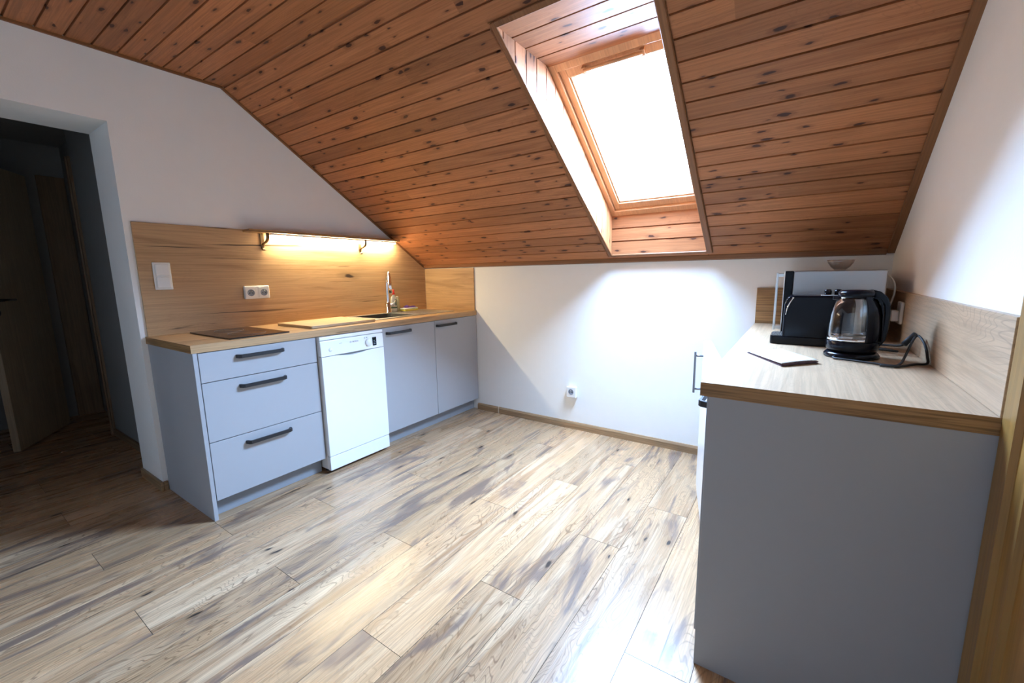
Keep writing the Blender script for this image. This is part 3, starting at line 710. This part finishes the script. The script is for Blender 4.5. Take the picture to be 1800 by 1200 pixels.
# shelf with brackets, and the light bar below it
sh = thing('shelf', (0.05, -0.95, 1.468), 'narrow oak wall shelf above the splashback, carried by two curled brackets', 'shelf')
b_ = MB(); b_.box((0.0135, -1.545, 1.468), (0.098, -0.362, 1.484), 0.0015, 1); b_.uvbox(1); b_.build('board', 'oak_dark', sh)
for yy in (-1.435, -0.700):
    k = MB()
    k.tube([(0.090, yy, 1.466), (0.092, yy, 1.440), (0.080, yy, 1.420), (0.055, yy, 1.408), (0.030, yy, 1.402), (0.018, yy, 1.390), (0.018, yy, 1.372), (0.028, yy, 1.362), (0.040, yy, 1.366)], 0.0055, 10, res=5, flat=(1.9, 0.7))
    k.box((0.0135, yy - 0.012, 1.385), (0.019, yy + 0.012, 1.466), 0.001, 1)
    k.build('bracket', 'bracket', sh)
lt = thing('light_bar', (0.045, -0.92, 1.45), 'slim glowing warm light bar under the wall shelf', 'light')
MB().box((0.028, -1.395, 1.458), (0.062, -0.375, 1.4675), 0.001, 1).build('housing', 'ledcase', lt)
MB().box((0.030, -1.390, 1.450), (0.060, -0.380, 1.458), 0.003, 2).build('diffuser', 'led', lt)
# light switch
sw = thing('light_switch', (0.013, -1.979, 1.13), 'white double light switch, two stacked rockers on the oak splashback', 'switch')
MB().box((0.0135, -2.019, 1.129), (0.022, -1.939, 1.277), 0.006, 3).build('plate', 'whitep', sw)
for z in (1.1385, 1.2055): MB().box((0.0222, -2.010, z), (0.030, -1.948, z + 0.0615), 0.004, 2).build('rocker', 'whitep', sw)
def socket_face(parent, M):
    """round recess with two holes and an earth pin, local z outwards"""
    MB().lathe([(0.0215, -0.0005), (0.0215, 0.0008), (0.0195, 0.001), (0.0185, 0.0002), (0.0, 0.0002)], 32, M=M).build('socket_ring', 'print', parent)
    mb = MB()
    for x in (-0.0095, 0.0095): mb.lathe([(0.0034, 0.0), (0.0034, 0.0012)], 12, (x, -0.002, 0), M=M)
    mb.build('socket_hole', 'hole', parent)
    MB().lathe([(0.0028, 0), (0.0026, 0.010), (0.0, 0.011)], 12, (0, 0.0095, 0), M=M).build('earth_pin', 'steel', parent)
so = thing('double_socket', (0.013, -1.505, 1.055), 'white double power socket on the oak splashback above the cutting board', 'socket')
MB().box((0.0135, -1.581, 1.055), (0.032, -1.429, 1.137), 0.006, 3).build('plate', 'whitep', so)
for yy in (-1.544, -1.466):
    MB().box((0.0322, yy - 0.033, 1.064), (0.0345, yy + 0.033, 1.128), 0.001, 1).build('cover', 'whitep', so)
    socket_face(so, Matrix.Translation((0.0347, yy, 1.094)) @ Matrix(((0, 0, 1, 0), (1, 0, 0, 0), (0, 1, 0, 0), (0, 0, 0, 1))))
so = thing('wall_socket', (1.525, 0, 0.245), 'single white surface-mounted power socket low on the white knee wall', 'socket')
MB().box((1.488, -0.034, 0.252), (1.566, -0.0005, 0.335), 0.005, 3).build('plate', 'whitep', so)
socket_face(so, Matrix.Translation((1.527, -0.0343, 0.297)) @ Matrix.Rotation(PI / 2, 4, 'X'))

# ------------------------------------------------------------------ right run
RX0, RY0 = 2.700, -1.610                   # worktop front and near end
rb = thing('base_cabinet', (3.0, -1.4, 0), 'grey base cabinet on the right, its large dark end panel facing the room', 'cabinet')
MB().box((2.722, RY0 + 0.004, 0.0), (W - 0.003, RY0 + 0.022, HW - TT - 0.001), 0.0008, 1).build('end_panel', 'grey', rb)
MB().box((2.735, RY0 + 0.023, 0.10), (W - 0.01, -1.178, HW - TT - 0.001), 0.001, 1).build('body', 'carcass', rb)
MB().box((2.77, RY0 + 0.023, 0.0), (2.788, -1.178, 0.098), 0.001, 1).build('plinth', 'plinth', rb)
f = MB().box((2.7145, RY0 + 0.024, 0.0985), (2.733, -1.180, 0.838), 0.0012, 1).build('door', 'grey', rb)
bow_handle(f, -1.555, -1.265, 0.800, 2.7145, -1)
fr = thing('fridge', (2.99, -0.90, 0), 'white undercounter fridge with steel handle, its door standing ajar', 'fridge')
MB().box((2.722, -1.170, 0.03), (3.24, -0.560, 0.836), 0.004, 2).build('body', 'white', fr)
for xx in (2.75, 3.2):
    for yy in (-1.13, -0.60): MB().lathe([(0.018, 0), (0.018, 0.03)], 14, (xx, yy, 0)).build('foot', 'blackm', fr)
hv = Vector((2.690, -1.165, 0)); dv = Vector((2.541 - 2.690, -0.548 + 1.165, 0)); dl_ = 0.632; dv.normalize(); nv = Vector((-dv.y, dv.x, 0))
RM = Matrix((dv, nv, Z_)).transposed().to_4x4(); RM.translation = hv
fd = MB().box((0.0, -0.018, 0.06), (dl_, 0.020, 0.838), 0.006, 3, M=RM).build('door', 'white', fr)
hh = MB(); hh.box((dl_ - 0.048, 0.052, 0.575), (dl_ - 0.034, 0.062, 0.785), 0.002, 2, M=RM)
for zz in (0.595, 0.765): hh.tube([RM @ Vector((dl_ - 0.041, 0.018, zz)), RM @ Vector((dl_ - 0.041, 0.056, zz))], 0.005, 10)
hh.build('handle', 'satin', fd)
MB().box((2.74, -0.545, 0.10), (W - 0.01, -0.02, HW - TT - 0.001), 0.001, 1).build('corner_cabinet', 'grey', None, 'grey cabinet under the far end of the right worktop, behind the fridge door', 'cabinet')
wt = MB(); wt.box((RX0, RY0, HW - TT), (W - 0.0005, -0.0005, HW))
wt.uvbox(1, (0.4, 1.2))
for f in wt.bm.faces:
    f[wt.rn] = 0.5
    if abs(f.normal.z) < 0.5: f.material_index = 1  # side faces darker than the top, shade painted into the oak
    if abs(f.normal.y) > 0.5:
        for l in f.loops: l[wt.uv].uv = (l.vert.co.x, l.vert.co.z)
wt.build('worktop', ['oak_top', 'oak_dark'], None, 'short oak-look worktop on the right, holding kettle and microwave', 'worktop')
def splash2(a, b, along, label, mats):
    mb = MB(); mb.box(a, b, 0.0008, 1); mb.uvbox(along, (0.6, 0.1))
    for f in mb.bm.faces: f[mb.rn] = 0.5
    return mb.build('splashback', mats, None, label, 'splashback')
splash2((W - 0.018, RY0, HW + .0005), (W - 0.0005, -0.0005, HW + 0.203), 1, 'low oak-look upstand along the right wall behind the kettle', 'oak_top')
splash2((RX0, -0.018, HW + .0005), (W - 0.0185, -0.0005, HW + 0.203), 0, 'low oak-look upstand on the knee wall behind the microwave', 'oak_dark')

# microwave, its door facing left
mw = thing('microwave', (3.03, -0.33, HW), 'silver microwave standing in the corner with black door and bar handle facing left', 'microwave')
mz0, mz1, my0, my1 = HW + 0.012, 1.176, -0.555, -0.075
MB().box((2.878, my0, mz0), (3.195, my1, mz1), 0.004, 2).build('body', 'silver', mw)
MB().box((2.846, my0, mz0), (2.8775, my1, mz1), 0.004, 2).build('door', 'blackp', mw)
MB().box((2.842, my0 - 0.001, mz0), (2.8465, my1, mz1 + 0.001), 0.001, 1).build('door_trim', 'steel', mw)
h = MB(); hy_ = my0 + 0.035
h.box((2.811, hy_ - 0.008, 0.905), (2.820, hy_ + 0.008, 1.170), 0.002, 2)
for z in (0.918, 1.158): h.box((2.812, hy_ - 0.007, z - 0.008), (2.8425, hy_ + 0.007, z + 0.008), 0.002, 1)
h.build('handle', 'steel', mw)
for x in (2.90, 3.17):
    for y in (my0 + 0.04, my1 - 0.04): MB().lathe([(0.014, 0.0005), (0.016, 0.012)], 14, (x, y, HW)).build('foot', 'blackm', mw)
vt = MB()
for i in range(6): vt.box((3.1945, my0 + 0.08 + i * 0.03, 1.05), (3.1965, my0 + 0.095 + i * 0.03, 1.11))
vt.build('vent', 'blackm', mw)
MB().tube([(3.196, -0.42, 1.150), (3.214, -0.45, 1.148), (3.229, -0.47, 1.118), (3.232, -0.472, 1.08), (3.224, -0.468, 1.03), (3.214, -0.46, 0.99), (3.212, -0.455, 0.975)], 0.0035, 8, res=6).build('power_cord', 'cream', mw)
# socket with white plug on the right upstand
ws = thing('wall_socket', (W - 0.018, -0.50, 0.955), 'white power socket on the right upstand, half hidden behind the kettle', 'socket')
MB().box((W - 0.030, -0.545, 0.955), (W - 0.0185, -0.465, 1.045), 0.004, 2).build('plate', 'whitep', ws)
MB().box((W - 0.055, -0.53, 0.965), (W - 0.0305, -0.485, 1.01), 0.005, 2).build('plug', 'whitep', ws)
# bowl on the microwave
bw = MB()
pr = [(0.018, 0.0), (0.022, 0.003), (0.034, 0.014), (0.045, 0.034), (0.048, 0.044), (0.0465, 0.0445), (0.043, 0.034), (0.032, 0.0165), (0.020, 0.006), (0.0, 0.005)]
t = bmesh.new(); n = 48; rings = []
for r, z in pr:
    rings.append([t.verts.new((3.045 + r * (1 + (0.05 * (z / 0.044) if z > 0.02 else 0) * math.cos(12 * 2 * PI * k / n)) * math.cos(2 * PI * k / n), -0.455 + r * (1 + (0.05 * (z / 0.044) if z > 0.02 else 0) * math.cos(12 * 2 * PI * k / n)) * math.sin(2 * PI * k / n), 1.1765 + z)) for k in range(n)])
for i in range(len(rings) - 1):
    for k in range(n): t.faces.new((rings[i][k], rings[i][(k + 1) % n], rings[i + 1][(k + 1) % n], rings[i + 1][k]))
t.faces.new(rings[0][::-1]); bmesh.ops.remove_doubles(t, verts=t.verts, dist=1e-6); bmesh.ops.recalc_face_normals(t, faces=t.faces)
bw._take(t, 0, True); bw.build('glass_bowl', 'bowl', None, 'small clear cut-glass bowl on top of the microwave', 'bowl')

# coffee machine
cm = thing('coffee_machine', (2.95, -0.72, HW), 'low black coffee machine with drip tray to the left, in front of the microwave', 'coffee machine')
cy0, cy1 = -0.795, -0.655
bd = MB(); xa, xb, zt_ = 2.858, 3.085, 1.080
bp = [(xa, HW + 0.006), (xa, 1.045), (xa + 0.004, 1.062), (xa + 0.014, 1.075), (xa + 0.030, zt_), (xb - 0.03, zt_), (xb - 0.008, 1.072), (xb, 1.05), (xb, HW + 0.006)]
bd.prism(bp, 'y', cy0, cy1, bev=0.008, seg=3); bd.build('body', 'blackp', cm)
tb = MB(); tb.prism(rrect(2.816, cy0 - 0.004, 3.083, cy1 + 0.004, 0.018), 'z', HW + 0.0005, HW + 0.034, bev=0.003, seg=2); tb.build('base', 'blackp', cm)
tg = MB()
for i in range(9): tg.box((2.820 + i * 0.0045, cy0 + 0.008, HW + 0.0342), (2.8224 + i * 0.0045, cy1 - 0.008, HW + 0.037), 0.0004, 1)
tg.build('drip_grid', 'steel', cm)
MB().tube([(xa + 0.030, cy0 - 0.0010, 1.072), (xa + 0.018, cy0 - 0.0012, 1.050), (xa + 0.010, cy0 - 0.0012, 1.025), (xa + 0.007, cy0 - 0.001, 1.002)], [0.003, 0.0035, 0.003, 0.002], 8, res=5).build('side_accent', 'chrome', cm)
MB().box((2.975, cy0 + 0.02, zt_ - 0.001), (3.055, cy1 - 0.02, zt_ + 0.003), 0.001, 1).build('button_plate', 'chrome', cm)
for x in (2.998, 3.030): MB().lathe([(0.0115, 0.0), (0.0125, 0.012), (0.010, 0.020), (0.0, 0.021)], 20, (x, -0.748, zt_ + 0.003)).build('button', 'blackp', cm)
MB().tube([(xb - 0.01, -0.70, HW + 0.008), (xb + 0.035, -0.72, HW + 0.008), (3.16, -0.80, HW + 0.010), (3.205, -0.865, HW + 0.012), (3.17, -0.892, HW + 0.018), (3.125, -0.87, HW + 0.020), (3.16, -0.84, HW + 0.028), (3.21, -0.87, HW + 0.034), (3.238, -0.885, HW + 0.060), (3.243, -0.89, HW + 0.080)], 0.0042, 8, res=7).build('power_cord', 'blackm', cm)

# kettle
kx, ky = 3.068, -0.985
kt = thing('kettle', (kx, ky, HW), 'glass electric kettle with black handle and base, in front of the coffee machine', 'kettle')
MB().lathe([(0.070, 0.0005), (0.077, 0.003), (0.077, 0.011), (0.070, 0.019), (0.060, 0.022), (0.0, 0.022)], 56, (kx, ky, HW)).build('power_base', 'blackp', kt)
MB().lathe([(0.060, 0.0225), (0.069, 0.024), (0.0725, 0.034), (0.0725, 0.056), (0.070, 0.060), (0.0, 0.060)], 56, (kx, ky, HW)).build('heater_base', 'blackp', kt)
gz = HW + 0.0605
outp = [(0.0705, 0.0), (0.0715, 0.012), (0.0705, 0.05), (0.068, 0.085), (0.063, 0.110), (0.055, 0.130), (0.049, 0.140), (0.048, 0.148)]
MB().lathe(outp + [(r - 0.0028, z) for r, z in outp[::-1][:-1]] + [(0.0675, 0.004), (0.0, 0.004)], 64, (kx, ky, gz)).build('glass_jug', 'glass', kt)
MB().lathe([(0.0, 0.0045), (0.0668, 0.0045), (0.0680, 0.012), (0.0677, 0.020), (0.0, 0.020)], 56, (kx, ky, gz)).build('water', 'water', kt)
MB().lathe([(0.0715, 0.0002), (0.0728, 0.0004), (0.0728, 0.006), (0.0722, 0.0065)], 56, (kx, ky, gz), cap=False).build('steel_ring', 'chrome', kt)
MB().lathe([(0.0465, 0.140), (0.0505, 0.1485), (0.0515, 0.152), (0.0505, 0.162), (0.044, 0.169), (0.0, 0.171)], 48, (kx, ky, gz)).build('lid', 'blackp', kt)
sp = MB(); sp.prism([(kx - 0.066, ky), (kx - 0.046, ky - 0.020), (kx - 0.046, ky + 0.020)], 'z', gz + 0.134, gz + 0.150, bev=0.003, seg=2); sp.build('spout', 'blackp', kt)
# D-shaped handle to the right with a broad spine against the jug
hx0 = kx
hd = MB(); ha = math.radians(-4); HMt = Matrix.Translation((kx, ky, HW)) @ Matrix.Rotation(ha, 4, 'Z')
prof = [(0.018, 0.228), (0.038, 0.232), (0.060, 0.226), (0.079, 0.208), (0.088, 0.182), (0.090, 0.15), (0.089, 0.10), (0.085, 0.065), (0.074, 0.045), (0.060, 0.035), (0.060, 0.052), (0.068, 0.066), (0.072, 0.085), (0.074, 0.12), (0.074, 0.16), (0.071, 0.182), (0.062, 0.196), (0.050, 0.202), (0.040, 0.200), (0.018, 0.206)]
hd.prism(prof, 'y', -0.0135, 0.0135, bev=0.004, seg=3, M=HMt); hd.build('handle', 'blackp', kt)
spn = MB(); spn.prism([(0.040, 0.205), (0.052, 0.200), (0.062, 0.185), (0.0695, 0.15), (0.0725, 0.10), (0.0735, 0.06), (0.0765, 0.06), (0.0755, 0.10), (0.0735, 0.152), (0.068, 0.190), (0.056, 0.208)], 'y', -0.030, 0.030, bev=0.001, seg=1, M=HMt); 
for i in range(len(outp) - 1):             # black shell hugging the handle side of the jug
    (ra_, za_), (rb_, zb_2) = outp[i], outp[i + 1]
    for k in range(24):
        t0, t1 = math.radians(-68 + 136 * k / 24), math.radians(-68 + 136 * (k + 1) / 24)
        q = lambda r, t, z: (kx + (r + 0.0035) * math.cos(t), ky + (r + 0.0035) * math.sin(t), gz + z)
        q2 = lambda r, t, z: (kx + (r + 0.0012) * math.cos(t), ky + (r + 0.0012) * math.sin(t), gz + z)
        spn.face([q(ra_, t0, za_), q(ra_, t1, za_), q(rb_, t1, zb_2), q(rb_, t0, zb_2)], smooth=True)
        spn.face([q2(ra_, t1, za_), q2(ra_, t0, za_), q2(rb_, t0, zb_2), q2(rb_, t1, zb_2)], smooth=True)
        if k == 0: spn.face([q2(ra_, t0, za_), q(ra_, t0, za_), q(rb_, t0, zb_2), q2(rb_, t0, zb_2)])
        if k == 23: spn.face([q(ra_, t1, za_), q2(ra_, t1, za_), q2(rb_, t1, zb_2), q(rb_, t1, zb_2)])
bmesh.ops.remove_doubles(spn.bm, verts=spn.bm.verts, dist=1e-5)
spn.build('spine', 'blackp', kt)
cz_ = HW + 0.0055
MB().tube([(kx - 0.045, ky - 0.055, cz_ + 0.002), (kx - 0.052, ky - 0.074, cz_), (kx - 0.040, ky - 0.092, cz_), (kx - 0.005, ky - 0.108, cz_), (kx + 0.040, ky - 0.128, cz_), (kx + 0.083, ky - 0.145, cz_),
           (kx + 0.108, ky - 0.135, cz_ + 0.004), (kx + 0.128, ky - 0.075, cz_ + 0.022), (kx + 0.150, ky - 0.005, cz_ + 0.055), (kx + 0.168, ky + 0.045, cz_ + 0.072), (kx + 0.176, ky + 0.03, cz_ + 0.070), (kx + 0.182, ky - 0.01, cz_ + 0.05), (kx + 0.184, ky - 0.045, cz_ + 0.02), (kx + 0.182, ky - 0.06, cz_), (kx + 0.150, ky - 0.085, cz_ - 0.001), (kx + 0.10, ky - 0.152, cz_ - 0.001), (kx + 0.06, ky - 0.155, cz_ - 0.001)], 0.0036, 8, res=8).build('power_cord', 'blackm', kt)
pg = MB(); pg.tube([(3.205, -0.965, HW + 0.052), (3.232, -0.935, HW + 0.085)], [0.009, 0.006], 12); pg.build('cord_plug', 'blackm', kt)

# folded leaflet
lf = thing('leaflet', (2.87, -1.12, HW), 'folded white leaflet with dark back lying on the right worktop', 'leaflet')
c = [Vector((2.760, -1.080, 0)), Vector((2.868, -0.966, 0)), Vector((2.975, -1.170, 0)), Vector((2.874, -1.285, 0))]
def sheet(name, mat, z_in, z_out, th, inset=0.0):
    mb = MB(); n1, n2 = 12, 8
    def P(u, v_, dz):
        a_ = c[0].lerp(c[3], u); b__ = c[1].lerp(c[2], u); p = a_.lerp(b__, 0.02 + inset + v_ * (0.96 - inset)); z = HW + z_in + (z_out - z_in) * u ** 1.6 + 0.0025 * math.sin(3 * v_) * u + dz
        return (p.x, p.y, z)
    for i in range(n1):
        for j in range(n2):
            u0, u1, v0_, v1_ = i / n1, (i + 1) / n1, j / n2, (j + 1) / n2
            mb.face([P(u0, v0_, th), P(u1, v0_, th), P(u1, v1_, th), P(u0, v1_, th)], smooth=True)
            mb.face([P(u0, v0_, 0), P(u0, v1_, 0), P(u1, v1_, 0), P(u1, v0_, 0)], smooth=True)
    for i in range(n1):
        u0, u1 = i / n1, (i + 1) / n1
        mb.face([P(u0, 0, 0), P(u1, 0, 0), P(u1, 0, th), P(u0, 0, th)]); mb.face([P(u1, 1, 0), P(u0, 1, 0), P(u0, 1, th), P(u1, 1, th)])
    for j in range(n2):
        v0_, v1_ = j / n2, (j + 1) / n2
        mb.face([P(1, v0_, 0), P(1, v1_, 0), P(1, v1_, th), P(1, v0_, th)]); mb.face([P(0, v1_, 0), P(0, v0_, 0), P(0, v0_, th), P(0, v1_, th)])
    bmesh.ops.remove_doubles(mb.bm, verts=mb.bm.verts, dist=1e-6)
    return mb.build(name, mat, lf)
sheet('back_cover', 'plaid', 0.0006, 0.0006, 0.0022)
sheet('pages', 'plaid', 0.0032, 0.0045, 0.0028, 0.03)
sheet('front_cover', 'paper', 0.0064, 0.0100, 0.0016)

# tidy the helper property
for o in bpy.data.objects:
    if '_w' in o.keys(): del o['_w']
